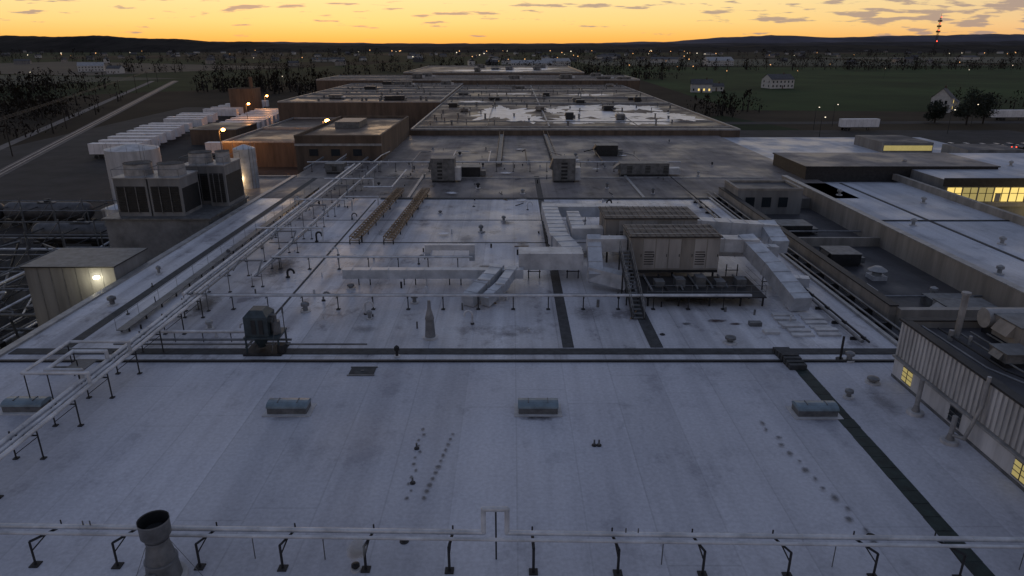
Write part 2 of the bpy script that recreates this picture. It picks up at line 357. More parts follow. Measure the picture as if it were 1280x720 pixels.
def house(name,x,y,wx,wy,hw,hr,wall=M_siding,roof=M_shing,rz=0,lit=False):
    b=B(name); M=T(x,y,G,rz)
    b.box(-wx/2,wx/2,-wy/2,wy/2,0,hw,wall,M)
    o=.4; b.add([(-wx/2-o,-wy/2-o,hw-.1),(wx/2+o,-wy/2-o,hw-.1),(wx/2+o,wy/2+o,hw-.1),(-wx/2-o,wy/2+o,hw-.1),(-wx/2-o,0,hw+hr),(wx/2+o,0,hw+hr)],[(0,1,5,4),(2,3,4,5)],roof,M)
    b.add([(-wx/2,-wy/2,hw),(-wx/2,wy/2,hw),(-wx/2,0,hw+hr-.15),(wx/2,-wy/2,hw),(wx/2,wy/2,hw),(wx/2,0,hw+hr-.15)],[(0,1,2),(3,5,4)],wall,M)
    n=max(2,int(wx/3)); 
    for f in range(max(1,int(hw/2.8))):
        for i in range(n):
            cx=-wx/2+(i+.5)*wx/n; gm=M_lit if lit and R.random()<.3 else M_glass
            b.box(cx-.5,cx+.5,-wy/2-.03,-wy/2,1+f*2.8,2.4+f*2.8,gm,M)
        for cy in(-wy/4,wy/4):
            b.box(-wx/2-.03,-wx/2,cy-.5,cy+.5,1+f*2.8,2.4+f*2.8,M_glass,M)
    b.box(-.5,.5,-wy/2-.06,-wy/2-.031,0,2.1,M_brick,M)
    b.box(wx*.2,wx*.2+.8,-.4,.4,hw,hw+hr+1,M_brick,M)
    b.build()
house('farmhouse',196,322,9,8,6.2,4.2,rz=.9,lit=True); house('farmhouse',203,328,8,7,4,2.5,rz=.9)
house('barn',187,502,18,12,6,3.5,M_siding,M_shing,.25); house('farmhouse',122,459,13,9,5,3,rz=-.2,lit=True); house('shed',134,470,10,7,3,2)
house('barn',26,937,54,16,6,4,M_siding,M_cope); house('barn',60,1000,40,14,7,4,M_siding,M_cope,.3)
house('barn',300,1050,40,20,7,5,M_siding,M_cope,.2);house('farmhouse',-420,760,14,10,5,3);house('barn',-480,820,26,12,6,4,M_siding,M_cope,.4)
tw=B('distant_town')
for i in range(130):
    y=R.uniform(1000,2900); x=R.uniform(-.75,.75)*y
    s=R.uniform(5,11); hh=R.uniform(3,6); M=T(x,y,G,R.uniform(0,3)); wm=R.choice([M_beige,M_beige,M_wallg,M_shing,M_shing,M_siding])
    if R.random()<.06: s*=2.4; wm=M_siding
    tw.box(-s,s,-s*.5,s*.5,0,hh,wm,M); tw.add([(-s,-s*.55,hh),(s,-s*.55,hh),(s,s*.55,hh),(-s,s*.55,hh),(-s,0,hh+3),(s,0,hh+3)],[(0,1,5,4),(2,3,4,5),(0,4,3),(1,2,5)],M_shing,M)
tw.build()
tl=B('town_lights'); M_tl=mat('town_light_warm',(.8,.5,.2),.5,emit=(1,.5,.18),es=1.8); M_tl2=mat('town_light_white',(.8,.8,.8),.5,emit=(1,.85,.6),es=1.8)
for i in range(90):
    y=R.uniform(500,2900); x=R.uniform(-.74,.74)*y
    if R.random()<.35: x=R.uniform(-.2,.3)*y
    s=y*.0005*R.uniform(.5,1.3); z=G+R.uniform(4,9); tl.sph((x,y,z),s,R.choice([M_tl,M_tl,M_tl2]),6,4)
    tl.cyl((x,y,G),(x,y,z),.08,M_dark,3)
tl.build()
rt=B('radio_tower'); tx,ty=1546,2650; H=120
for a in range(3):
    c=[(tx+4*math.cos(a*2.094),ty+4*math.sin(a*2.094),G),(tx+2.6*math.cos(a*2.094),ty+2.6*math.sin(a*2.094),G+H)]
    rt.cyl(c[0],c[1],.55,M_dark,4)
    for i in range(20):
        t=i/20;t2=(i+1)/20; r0=4-1.4*t;r1=4-1.4*t2; a2=a+1
        rt.cyl((tx+r0*math.cos(a*2.094),ty+r0*math.sin(a*2.094),G+H*t),(tx+r1*math.cos(a2*2.094),ty+r1*math.sin(a2*2.094),G+H*t2),.35,M_dark,4)
for z in(70,88,106): 
    for a in range(6): rt.box(-1,1,-1.5,1.5,0,6,M_dark,T(tx+6*math.cos(a),ty+6*math.sin(a),G+z,a))
for z in(40,78,100,122): rt.sph((tx,ty-4,G+z),2.0,M_red)
rt.cyl((tx,ty,G+H),(tx,ty,G+H+14),.5,M_dark,5); rt.build()
for i in range(8):
    t=i/7; x=-112-176*t; y=124+456*t; b=B('utility_pole'); b.cyl((x,y,G),(x,y,G+11),.18,M_bark,6,.12); b.box(x-1.3,x+1.3,y-.08,y+.08,G+10,G+10.2,M_bark); b.build()
pl=B('power_lines')
for o in(-1.1,0,1.1): pl.cyl((-112+o,124,G+10.3),(-288+o,580,G+10.3),.05,M_dark,4)
pl.build()

# ------------------------------------------------------------ factory building blocks
def hall(name,x0,x1,y0,y1,z,roof,wall,par=0,pm=None,z0=G,pw=.35):
    b=B(name); b.box(x0,x1,y0,y1,z0,z,wall,top=roof)
    if par:
        pm=pm or M_cope
        b.box(x0-.05,x1+.05,y0-.05,y0+pw,z,z+par,pm); b.box(x0-.05,x1+.05,y1-pw,y1+.05,z,z+par,pm)
        b.box(x0-.05,x0+pw,y0+pw,y1-pw,z,z+par,pm); b.box(x1-pw,x1+.05,y0+pw,y1-pw,z,z+par,pm)
    return b
fb=B('factory_building')
fb.box(-35,27.2,-15,41.6,G,0,M_wallg,top=M_roofA)
fb.box(-35,27.2,41.6,93,G,0,M_wallg,top=M_roofB)
fb.box(-35,48,93,162,G,0,M_wallg,top=M_roofC)
fb.box(-35.3,-34.7,-15,110,0,.16,M_cope)
fb.box(27.0,27.3,-15,93,0,.2,M_cope)
fb.box(-34.5,26.8,42.6,43.5,.0,.05,M_strip)
fb.box(-34.5,26.8,41.35,41.55,.0,.13,M_dark)
fb.box(3.55,4.35,43.7,110,.004,.02,M_strip)
fb.box(9.7,10.6,43.7,56,.004,.02,M_strip)
fb.box(-31.6,-30.8,43.7,108,.004,.02,M_strip)
fb.box(-18,28,92.3,93.0,.004,.12,M_strip)
fb.box(-34.5,40,108.2,108.7,.004,.1,M_cope)
fb.box(-26,20,70.5,70.75,.004,.02,M_strip)
fb.box(-26,9,80.5,80.7,.004,.02,M_strip)
fb.box(-18.7,-18.5,43.7,92,.004,.02,M_strip)
fb.box(-14.5,-14.1,93,112,.004,.15,M_cope); fb.box(18,18.4,93,112,.004,.15,M_cope)
fb.build()
far=hall('factory_building',-23.5,53,162,345,1.2,M_roofD,M_brick,.35)
for y in(236,262,300,322): far.box(-23,52.6,y,y+.8,1.2,1.75,M_cope)
far.box(-23,52.5,168,168.5,1.2,1.45,M_cope)
far.box(8.8,9.2,168,345,1.2,1.5,M_cope)
far.build()
b=hall('factory_building',-77,-23.6,232,345,2.0,M_roofD,M_brick,.4)
for y in(252,270,288,305,325): b.box(-76,-24,y,y+.8,2,2.6,M_cope)
b.build()
b=hall('factory_building',-95,62,346,395,3.5,M_roofD,M_brick,.6); b.box(-94,61,370,371,3.5,4.3,M_cope); b.build()
b=hall('factory_building',-60,40,396,520,5,M_roofD,M_brick,.6); b.build()
b=hall('factory_building',-72,-40,172,231,-3,M_roofD,M_brick,.4); b.box(-71.5,-40.5,200,200.6,-3,-2.3,M_cope); b.build()
b=hall('factory_building',-60,-35.4,98,125.5,-3,M_roofC,M_wallg,.3); b.build()
b=hall('penthouse_building',-39.5,-23.8,126,161.5,4,M_roofD,M_brick,.5,M_brick)
b.box(-36,-31,142,150,4,5.2,M_grey); b.box(-39.6,-23.7,125.9,126,2.6,3.0,M_cope)
for x in(-37,-33,-29): b.box(x,x+1.6,125.9,126,.8,2.0,M_glass)
b.build()
b=hall('brick_boiler_house',-119,-109,298,308,2,M_shing,M_brick,.5,M_brick); b.cyl((-111,303,2),(-111,303,7),.8,M_brick,10); b.build()
def blob(name,cx,cy,rx,ry,z,m,seed,n=110,wob=.5):
    b=B(name); vs=[]
    for i in range(n):
        a=6.2832*i/n; k=1+wob*noise.fractal(Vector((math.cos(a)*2.2,math.sin(a)*2.2,seed*3.7)),.8,2.2,6)*1.6
        k=max(.3,k); vs.append((cx+rx*k*math.cos(a),cy+ry*k*math.sin(a),z))
    b.add([(cx,cy,z)]+vs,[(0,i+1,(i+1)%n+1) for i in range(n)],m); b.build()
for q,(cx,cy,rx,ry) in enumerate(((-3,205,8,20),(4,188,4,8),(17,184,7,7),(33,182,10,7),(23,200,10,9),(40,198,9,10),(22,222,9,9),(40,222,8,10),(47,188,3,5),(13,212,3,8),(-14,246,5,5),(0,285,9,4),(30,280,9,5))):
    blob('roof_pond',cx,cy,rx,ry,1.206+.004*q,M_pond,q+1)
blob('roof_pond',-10,440,30,14,5.01,M_pond,17); blob('roof_pond',12,470,20,14,5.02,M_pond,18)

b=B('factory_building')
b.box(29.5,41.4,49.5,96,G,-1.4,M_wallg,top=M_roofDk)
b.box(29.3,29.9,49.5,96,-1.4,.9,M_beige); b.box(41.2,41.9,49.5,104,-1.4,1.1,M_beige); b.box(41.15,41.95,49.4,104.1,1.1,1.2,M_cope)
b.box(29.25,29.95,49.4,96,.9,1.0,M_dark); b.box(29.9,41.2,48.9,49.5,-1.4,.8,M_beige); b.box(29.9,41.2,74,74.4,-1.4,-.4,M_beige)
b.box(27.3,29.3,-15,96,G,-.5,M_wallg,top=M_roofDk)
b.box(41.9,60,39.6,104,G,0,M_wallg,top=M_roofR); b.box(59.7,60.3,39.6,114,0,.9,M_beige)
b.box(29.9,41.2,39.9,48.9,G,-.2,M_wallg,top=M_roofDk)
b.box(48,95,104.1,162,G,-.4,M_wallg,top=M_roofR)
b.box(42,60,80,80.3,0,.12,M_strip); b.box(50,50.4,40,104,0.004,.05,M_strip); b.box(42.6,42.9,50,104,0.004,.3,M_dark)
b.build()
b=B('service_rails')
for x in(27.7,28.6):
    b.pipe([(x,40,.2),(x,96,.2)],.09,M_pipeg,6)
for y in range(42,96,3): b.box(27.5,28.9,y,y+.2,-.5,.1,M_dark)
b.pipe([(24.6,44,.35),(24.6,92,.35)],.13,M_pipeg,8); b.pipe([(25.1,44,.3),(25.1,108,.3)],.08,M_dark,6)
for y in range(45,92,3): b.box(24.3,25.4,y,y+.15,0,.22,M_dark)
b.build()
b=hall('penthouse_building',29.9,38.5,89.5,95.5,1.8,M_roofDk,M_wallg,.3,M_beige,z0=-1.4)
for x in(31,33.2,35.4): b.box(x,x+1.2,89.42,89.5,-.4,.9,M_glass)
b.build()
b=B('office_building')
b.box(62.5,118,98,124,G,1.6,M_wallg,top=M_roofR); b.box(62.2,118,97.8,98,.7,1.9,M_dark)
for i in range(24):
    x=63+i*2.3; b.box(x,x+2.0,97.9,98,-1.5,.5,M_lit if R.random()<.75 else M_litdim)
    b.box(x+.95,x+1.05,97.86,97.9,-1.5,.5,M_dark); b.box(x,x+2,97.86,97.9,-.35,-.27,M_dark)
    if R.random()<.5: b.box(x+.1,x+.9,97.88,97.9,-1.5,-1.5+R.uniform(.3,1.2),M_beige)
b.box(62,118,97.6,98,-2.2,-1.6,M_beige); b.build()
b=B('office_building')
b.box(46,76,107,121,-.4,1.9,M_dark,top=M_roofC); b.box(45.8,76.2,106.8,121.2,1.9,2.1,M_dark,top=M_roofC)
b.box(74,84,138,150,-.4,1.6,M_wallg,top=M_roofDk)
b.box(74.2,83.8,137.9,138,.0,1.0,M_litdim); b.box(84.5,95,128,136,-.4,1.6,M_wallg,top=M_roofDk); b.build()
b=B('entrance_canopy'); b.box(60.4,62.1,86,98,-2,-1.6,M_dark); b.box(61,120,88,92,-3.2,-2.8,M_dark)
for x in range(62,118,6): b.cyl((x,88.5,G),(x,88.5,-3.2),.15,M_dark,6)
b.build()
lamp(80,95,-3,(1,.75,.3),900,.6)

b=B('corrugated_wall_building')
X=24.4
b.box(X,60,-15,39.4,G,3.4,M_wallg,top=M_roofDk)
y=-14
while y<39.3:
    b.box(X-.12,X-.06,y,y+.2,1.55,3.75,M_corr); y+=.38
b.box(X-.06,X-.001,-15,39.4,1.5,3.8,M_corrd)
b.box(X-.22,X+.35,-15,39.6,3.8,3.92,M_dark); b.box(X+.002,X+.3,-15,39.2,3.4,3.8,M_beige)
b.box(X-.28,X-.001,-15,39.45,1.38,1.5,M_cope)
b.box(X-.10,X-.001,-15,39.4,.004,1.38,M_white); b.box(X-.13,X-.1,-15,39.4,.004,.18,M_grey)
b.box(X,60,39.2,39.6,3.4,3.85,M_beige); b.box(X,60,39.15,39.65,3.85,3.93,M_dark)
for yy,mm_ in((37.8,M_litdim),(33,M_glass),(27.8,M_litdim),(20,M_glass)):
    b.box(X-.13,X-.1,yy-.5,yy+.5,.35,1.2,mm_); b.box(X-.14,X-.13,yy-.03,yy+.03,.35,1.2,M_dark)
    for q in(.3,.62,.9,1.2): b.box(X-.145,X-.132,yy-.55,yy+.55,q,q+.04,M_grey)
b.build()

# ------------------------------------------------------------ rooftop equipment
def hvac(x,y,wx,wy,h,z=0,m=M_grey,name='rooftop_hvac_unit',fans=0):
    b=B(name)
    b.box(x-wx/2+.1,x+wx/2-.1,y-wy/2+.1,y+wy/2-.1,z,z+.3,M_dark)
    b.box(x-wx/2,x+wx/2,y-wy/2,y+wy/2,z+.3,z+h,m); b.box(x-wx/2-.06,x+wx/2+.06,y-wy/2-.06,y+wy/2+.06,z+h,z+h+.07,M_grey)
    n=max(2,int(wx/.9))
    for i in range(n):
        a=x-wx/2+(i+.08)*wx/n; c=x-wx/2+(i+.92)*wx/n
        if i%3==1: 
            for q in range(5):
                zz=z+.5+q*(h-.8)/5; b.box(a,c,y-wy/2-.05,y-wy/2,zz,zz+(h-.8)/9,M_louv)
        else: b.box(a,c,y-wy/2-.025,y-wy/2,z+.45,z+h-.15,m)
    for i in range(fans):
        cx=x-wx/2+(i+.5)*wx/fans; r=min(wx/fans,wy)*.32
        b.cyl((cx,y,z+h+.07),(cx,y,z+h+.3),r,M_grey,14); b.cyl((cx,y,z+h+.3),(cx,y,z+h+.31),r*.85,M_louv,14)
    b.box(x+wx/2,x+wx/2+wx*.25,y-wy*.3,y+wy*.3,z+.2,z+h*.6,M_duct if m!=M_dark else M_grey)
    b.add([(x-wx/2,y-wy*.3,z+h),(x-wx/2,y+wy*.3,z+h),(x-wx/2-wx*.15,y+wy*.3,z+h*.55),(x-wx/2-wx*.15,y-wy*.3,z+h*.55),(x-wx/2,y-wy*.3,z+h*.5),(x-wx/2,y+wy*.3,z+h*.5)],[(0,1,2,3),(3,2,5,4),(0,3,4),(1,5,2)],m)
    b.build()
def vent(x,y,z=0,r=.28,h=.8,m=M_cope):
    b=B('roof_vent'); b.cyl((x,y,z),(x,y,z+.12),r*1.5,M_white,12); b.cyl((x,y,z+.1),(x,y,z+h*.6),r*.7,m,12); b.cyl((x,y,z+h*.6),(x,y,z+h*.85),r*1.25,m,12,r*1.2); b.cyl((x,y,z+h*.85),(x,y,z+h),r*1.2,m,12,r*.3); b.build()
def goose(x,y,z=0,h=1.2,r=.14,m=M_pipeg,d=1):
    b=B('gooseneck_vent'); b.cyl((x,y,z),(x,y,z+.1),r*2,M_dark,10)
    pts=[(x,y,z),(x,y,z+h*.75)]+[(x+d*.3*(1-math.cos(t)),y,z+h*.75+.3*math.sin(t)) for t in(.6,1.2,1.57,2.0,2.6,3.14)]; pts.append((x+d*.6,y,z+h*.6)); b.pipe(pts,r,m,8); b.build()
def skylight(x,y):
    b=B('skylight'); w_,d=1.12,.5
    b.box(x-w_-.25,x+w_+.25,y-d-.25,y+d+.25,0,.05,M_white); b.box(x-w_,x+w_,y-d,y+d,.05,.42,M_grey)
    vs=[];n=9
    for e in(-1,1):
        for i in range(n):
            t=math.pi*i/(n-1); vs.append((x+e*(w_+.04),y-(d+.04)*math.cos(t),.42+.26*math.sin(t)))
    fs=[(i,i+1,n+i+1,n+i) for i in range(n-1)]+[tuple(range(n-1,-1,-1)),tuple(range(n,2*n))]
    b.add(vs,fs,M_sky)
    for e in(-.5,.5): b.box(x+e*w_-.02,x+e*w_+.02,y-.25,y+.25,.64,.70,M_grey)
    b.build()
for x,y in((-12.9,35),(1.5,35),(17.4,34.7),(-28.2,35.2)): skylight(x,y)
def hatch(x,y,wx,wy):
    b=B('roof_hatch'); b.box(x-wx/2,x+wx/2,y-wy/2,y+wy/2,0,.05,M_dark,top=M_strip); b.box(x-wx/2-.08,x+wx/2+.08,y-wy/2-.08,y-wy/2,0,.07,M_grey); b.box(x-wx/2-.08,x+wx/2+.08,y+wy/2,y+wy/2+.08,0,.07,M_grey); b.box(x-.1,x+.1,y-.05,y+.05,.05,.1,M_grey); b.build()
hatch(-9.7,40,1.6,1.1); hatch(-29.6,40.1,1.5,1.0)

b=B('pipe_run')
def py(x): return 22.65-.0205*x
for dy,r,z in((.18,.105,1.32),(-.18,.075,1.27)):
    if dy>0: b.pipe([(-27,py(-27)+dy,z),(-1.15,py(-1.15)+dy,z),(-1.15,py(0)+dy,z+1.15),(-.2,py(0)+dy,z+1.15),(-.2,py(-.2)+dy,z),(27,py(27)+dy,z)],r,M_pipe,12,3.4)
    else: b.pipe([(-27,py(-27)+dy,z),(27,py(27)+dy,z)],r,M_pipe,10,3.4)
for i in range(13):
    x=-22.8+3.38*i; s=-x/20*.75; y=py(x)
    b.bar((x,y-.55,.02),(x,y-.55,1.15),.08,M_dark); b.bar((x-.0,y-.55,1.15),(x+s,y+.4,1.15),.09,M_dark)
    b.bar((x,y-.55,.7),(x+s*.5,y,1.13),.05,M_dark); b.box(x-.18,x+.18,y-.73,y-.37,0,.05,M_black)
    b.bar((x+s,y+.4,1.15),(x+s,y+.4,1.46),.05,M_dark)
b.bar((-.65,py(0)+.18,0),(-.65,py(0)+.18,2.4),.05,M_dark)
for x in(-14.9,-10.6,6.1,13.0,-7.7,20.5): b.bar((x,py(x),0),(x,py(x),1.2),.035,M_grey)
for x in(4.6,5.1,-17.6,-17.3): b.cyl((x,py(x)+.18,1.38),(x,py(x)+.18,1.62),.03,M_grey,6)
b.build()
b=B('exhaust_stack'); x,y=-13.75,21.7
b.cyl((x,y,0),(x,y,.2),.85,M_white,24); b.cyl((x,y,.2),(x,y,1.0),.66,M_grey,24,.58); b.cyl((x,y,.98),(x,y,1.06),.62,M_pipeg,24); b.cyl((x,y,1.06),(x,y,1.9),.57,M_grey,24,.40); b.cyl((x,y,1.9),(x,y,1.98),.44,M_pipeg,24)
b.cyl((x,y,1.98),(x,y,2.2),.40,M_grey,24,.54); b.cyl((x,y,2.2),(x,y,2.85),.56,M_grey,24,.56,cap=False); b.cyl((x,y,2.2),(x,y,2.84),.53,M_black,24,.53,cap=False); b.cyl((x,y,2.25),(x,y,2.4),.42,M_black,20); b.cyl((x,y,2.80),(x,y,2.87),.58,M_pipeg,24,cap=False)
for a in(0,2.1,4.2): b.bar((x+1.6*math.cos(a),y+1.6*math.sin(a),0),(x+.5*math.cos(a),y+.5*math.sin(a),1.9),.02,M_grey)
b.box(x-.35,x+.05,y-.66,y-.6,.35,.8,M_pipeg); b.build()
# steam wisp from a small vent
vent(-6.3,22.2,0,.14,.35,M_dark)
me=bpy.data.meshes.new('steam_plume'); import bmesh
bm=bmesh.new(); bmesh.ops.create_icosphere(bm,subdivisions=3,radius=1); 
for v in bm.verts: v.co=Vector((v.co.x*.42*(1+.35*v.co.z)+.12*v.co.z,v.co.y*.42,v.co.z*.85))
bm.to_mesh(me); bm.free()
ms=bpy.data.materials.new('steam'); ms.use_nodes=True; nt=ms.node_tree
for n in list(nt.nodes): nt.nodes.remove(n)
o_=N(nt,'ShaderNodeOutputMaterial'); pv=N(nt,'ShaderNodeVolumePrincipled'); pv.inputs['Color'].default_value=(.95,.95,.95,1)
tcs=N(nt,'ShaderNodeTexCoord'); nn=N(nt,'ShaderNodeTexNoise'); nn.inputs['Scale'].default_value=2.6; nn.inputs['Detail'].default_value=3; nt.links.new(tcs.outputs['Object'],nn.inputs[0])
ln=N(nt,'ShaderNodeVectorMath',operation='LENGTH'); nt.links.new(tcs.outputs['Object'],ln.inputs[0])
ff=N(nt,'ShaderNodeMapRange'); ff.inputs[1].default_value=.1; ff.inputs[2].default_value=.75; ff.inputs[3].default_value=.25; ff.inputs[4].default_value=-.25; nt.links.new(ln.outputs['Value'],ff.inputs[0])
aa=N(nt,'ShaderNodeMath',operation='ADD'); nt.links.new(nn.outputs[0],aa.inputs[0]); nt.links.new(ff.outputs[0],aa.inputs[1])
dd=N(nt,'ShaderNodeMapRange'); dd.inputs[1].default_value=.42; dd.inputs[2].default_value=.75; dd.inputs[3].default_value=0; dd.inputs[4].default_value=3.2; nt.links.new(aa.outputs[0],dd.inputs[0])
nt.links.new(dd.outputs[0],pv.inputs['Density']); nt.links.new(pv.outputs[0],o_.inputs['Volume'])
me.materials.append(ms); so_=bpy.data.objects.new('steam_plume',me); so_.location=(-6.2,22.2,1.0); scene.collection.objects.link(so_)

def rack(x,y0,y1,z,offs,step,name='pipe_rack',lm=M_dark,lw=.07,brace=True):
    b=B(name)
    for dx,dz,r,m in offs: b.pipe([(x+dx,y0,z+dz),(x+dx,y1,z+dz)],r,m,8,4)
    lo=min(o[0] for o in offs)-.25; hi=max(o[0] for o in offs)+.25
    y=y0+.5
    while y<y1:
        b.bar((x+lo,y,z-.14),(x+hi,y,z-.14),lw,lm); b.bar((x+lo,y,0),(x+lo,y,z+.1),lw,lm); b.bar((x+hi,y,0),(x+hi,y,z+.1),lw,lm)
        if brace: b.bar((x+lo,y,.25),(x+hi,y,z-.2),.03,lm)
        b.box(x+lo-.12,x+lo+.12,y-.12,y+.12,0,.06,M_black); b.box(x+hi-.12,x+hi+.12,y-.12,y+.12,0,.06,M_black)
        y+=step
    return b
b=rack(-24.6,20,50,1.5,[(-.55,0,.13,M_pipe),(-.1,0,.09,M_pipe),(.35,.05,.12,M_pipe)],3.2)
b.pipe([(-25.15,36,1.5),(-25.15,36,2.1),(-27.2,36,2.1),(-27.2,38.6,2.1),(-25.15,38.6,2.1),(-25.15,38.6,1.5)],.12,M_pipe); b.pipe([(-24.25,35.2,1.55),(-24.25,35.2,2.3),(-28.0,35.2,2.3),(-28.0,39.6,2.3),(-24.25,39.6,2.3),(-24.25,39.6,1.55)],.1,M_pipe)
for p in((-27.2,36),(-27.2,38.6),(-28,35.3),(-28,39.4),(-26.2,37.3)): b.bar((p[0],p[1],0),(p[0],p[1],2.1),.06,M_dark)
b.box(-26.7,-25.5,36.6,38.2,1.7,1.76,M_grey)
b.build()
rack(-24.9,50.2,112,1.6,[(-.8,0,.15,M_pipe),(-.3,0,.09,M_pipeg),(.1,.08,.12,M_pipe),(.5,0,.08,M_pipeg)],4.4,lm=M_grey,lw=.055,brace=False).build()
rack(-22.2,56,118,1.1,[(-.25,0,.1,M_pipe),(.12,.05,.07,M_pipeg)],5.2,lm=M_grey,lw=.05,brace=False).build()
b=B('pipe_rack')
for yy,x0,x1,z in((50.9,-25.7,19,1.25),(61.3,-22.5,-3.7,1.25),(114,-34,28,1.6)):
    b.pipe([(x0,yy,z),(x1,yy,z)],.11,M_pipe,8,5); b.pipe([(x0,yy+.35,z-.03),(x1,yy+.35,z-.03)],.06,M_pipeg,6)
    x=x0+.6
    while x<x1:
        b.bar((x,yy+.15,0),(x,yy+.15,z),.06,M_dark); b.bar((x,yy-.25,z-.14),(x,yy+.5,z-.14),.06,M_dark); b.box(x-.15,x+.15,yy,yy+.3,0,.06,M_black); x+=2.8
b.pipe([(-26,44.7,.8),(-18.8,44.7,.8)],.12,M_pipe); b.pipe([(-26,44.1,.45),(-15.5,44.1,.45)],.09,M_pipeg); b.pipe([(-27.5,43.2,.5),(-10,43.2,.5)],.07,M_grey)
for x in range(-26,-17,2): b.bar((x,44.7,0),(x,44.7,.8),.05,M_dark)
for yy in(70,84,98): b.pipe([(-27,yy,1.8),(-20,yy,1.8),(-20,yy,.3)],.1,M_pipe)
for yy in(56,66,78,90,102): b.pipe([(-24,yy,1.7),(-24,yy+1.5,2.1),(-22,yy+1.5,2.1),(-22,yy,1.2)],.08,M_pipeg)
b.pipe([(-21.8,88,1.3),(-17.5,88,1.3),(-17.5,88,.2)],.1,M_pipe)
b.pipe([(-17,110,1),(-17,96,1),(-21,96,1)],.13,M_pipe)
b.build()
b=B('walkway_grating')
b.box(-28.9,-28.2,46,100,.3,.36,M_grey)
y=46.5
while y<100: b.box(-28.9,-28.8,y,y+.1,0,.3,M_dark); b.box(-28.3,-28.2,y,y+.1,0,.3,M_dark); y+=2.5
x=-28.85
b.bar((x,46,1.2),(x,100,1.2),.03,M_grey)
y=46
while y<100: b.bar((x,y,.36),(x,y,1.2),.025,M_grey); y+=3.2
b.build()
b=B('dust_collector'); x,y=-17,43.3
for dx in(-1.1,1.1):
    for dy in(-.7,.9): b.bar((x+dx,y+dy,0),(x+dx,y+dy,1.2),.1,M_teal)
b.box(x-1.2,x+1.2,y-.8,y+1,1.15,1.3,M_teal); b.box(x-1.1,x+.5,y-.7,y+.9,1.3,2.7,M_teal); b.taper(x-1.1,x+.5,y-.7,y+.9,2.7,3.1,.35,M_teal)
b.cyl((x+.8,y,1.3),(x+.8,y,2.2),.32,M_grey,12); b.cyl((x-.3,y,.3),(x-.3,y,1.15),.25,M_teal,12,.6); b.box(x-1.3,x+1.3,y-1,y+1.1,0,.12,M_dark)
b.pipe([(x+.8,y,2.2),(x+.8,y,2.6),(x+.4,y,2.6)],.13,M_grey)
for q in(-.6,-.1): b.box(x+q,x+q+.3,y-.74,y-.7,1.5,2.5,M_louv)
for q in range(6): b.box(x-1.14,x-1.1,y-.6,y+.7,1.45+q*.2,1.5+q*.2,M_grey)
b.bar((x+.55,y-.7,0),(x+1.25,y-.9,3),.04,M_grey); b.bar((x+1.2,y+.5,0),(x+1.2,y+.5,2.8),.05,M_grey); b.cyl((x+1.2,y-.5,.1),(x+1.2,y-.5,.7),.3,M_dark,12)
b.build()
b=B('conical_stack'); x,y=-5.9,45.4
b.cyl((x,y,0),(x,y,.15),.55,M_white,16); b.cyl((x,y,.15),(x,y,1.5),.38,M_pipeg,16,.3); b.cyl((x,y,1.5),(x,y,2.3),.34,M_pipeg,16,.14); b.cyl((x,y,2.3),(x,y,2.9),.14,M_pipeg,12,.1)
b.build()
for x,y,d in((-18.5,47.8,1),(-19.3,46.2,-1),(-15.6,53,1),(-11.5,50,1),(-20.4,59,1),(-17.5,66,-1),(-9,63,1),(-21,71,1),(-3,48,-1),(-27.2,58,1),(-27,72,1),(-19.4,81,1),(-29,90,1),(2,86,1),(13,88,-1)): goose(x,y,0,R.uniform(.6,1.1),R.uniform(.06,.11),R.choice([M_pipeg,M_dark,M_pipe]),d)
for x,y in((-16.4,50.6),(-11,49),(-8,52.5),(-7.8,42.2),(22.6,41.6),(15.5,44.5),(-22.5,47),(-32.5,52),(-32.6,60),(-28.5,66),(-14,56),(-8.5,68),(-3.5,75),(-1,80),(-9,84),(1.5,96),(-5,100),(14,100),(20,96),(-20,102),(-27,100),(22,82),(17,76),(-25,122),(-18,120),(-5,118),(3,122),(16,118),(30,110),(35,120),(12,130),(-10,132),(-16,140),(20,140),(34,150),(22.6,38.4),(20.2,36.5)): vent(x,y,0,R.uniform(.14,.32),R.uniform(.4,.9),R.choice([M_cope,M_pipeg,M_grey,M_dark]))
b=B('pipe_penetrations')
for x,y in((4.35,31.3),(4.6,31.3),(-31.5,56.5),(-30.2,50),(-5,31),(-4.8,28)): b.cyl((x,y,0),(x,y,.35),.05,M_grey,8); b.cyl((x,y,0),(x,y,.06),.14,M_dark,8)
for i in range(110):
    x=R.uniform(-30,24); y=R.uniform(45,140); h=R.uniform(.2,.7); b.cyl((x,y,0),(x,y,h),R.uniform(.04,.12),R.choice([M_grey,M_dark,M_pipe]),6)
b.build()
b=B('roof_drains')
for x,y in((-4.6,23.9),(15.5,24.2),(-12,60),(-5,88),(11,46)): b.cyl((x,y,0),(x,y,.04),.2,M_dark,14); b.cyl((x,y,.04),(x,y,.12),.13,M_black,10,.05)
b.build()
b=B('walkway_pads'); y=16
while y<40.4: b.box(18.45+R.uniform(-.02,.02),19.3+R.uniform(-.02,.02),y,y+.92,.0,.025,M_green); y+=.95
b.build()
b=B('joint_cover')
for i in range(7): b.box(18.1-.02*i,19.2-.02*i,40.2+i*.42,40.55+i*.42,0,.5-.05*abs(3-i),M_strip)
b.build()
b=B('vent_post'); b.cyl((22.1,41.8,0),(22.1,41.8,1.7),.08,M_dark,8); b.cyl((22.1,41.8,0),(22.1,41.8,.08),.3,M_dark,8); b.build()
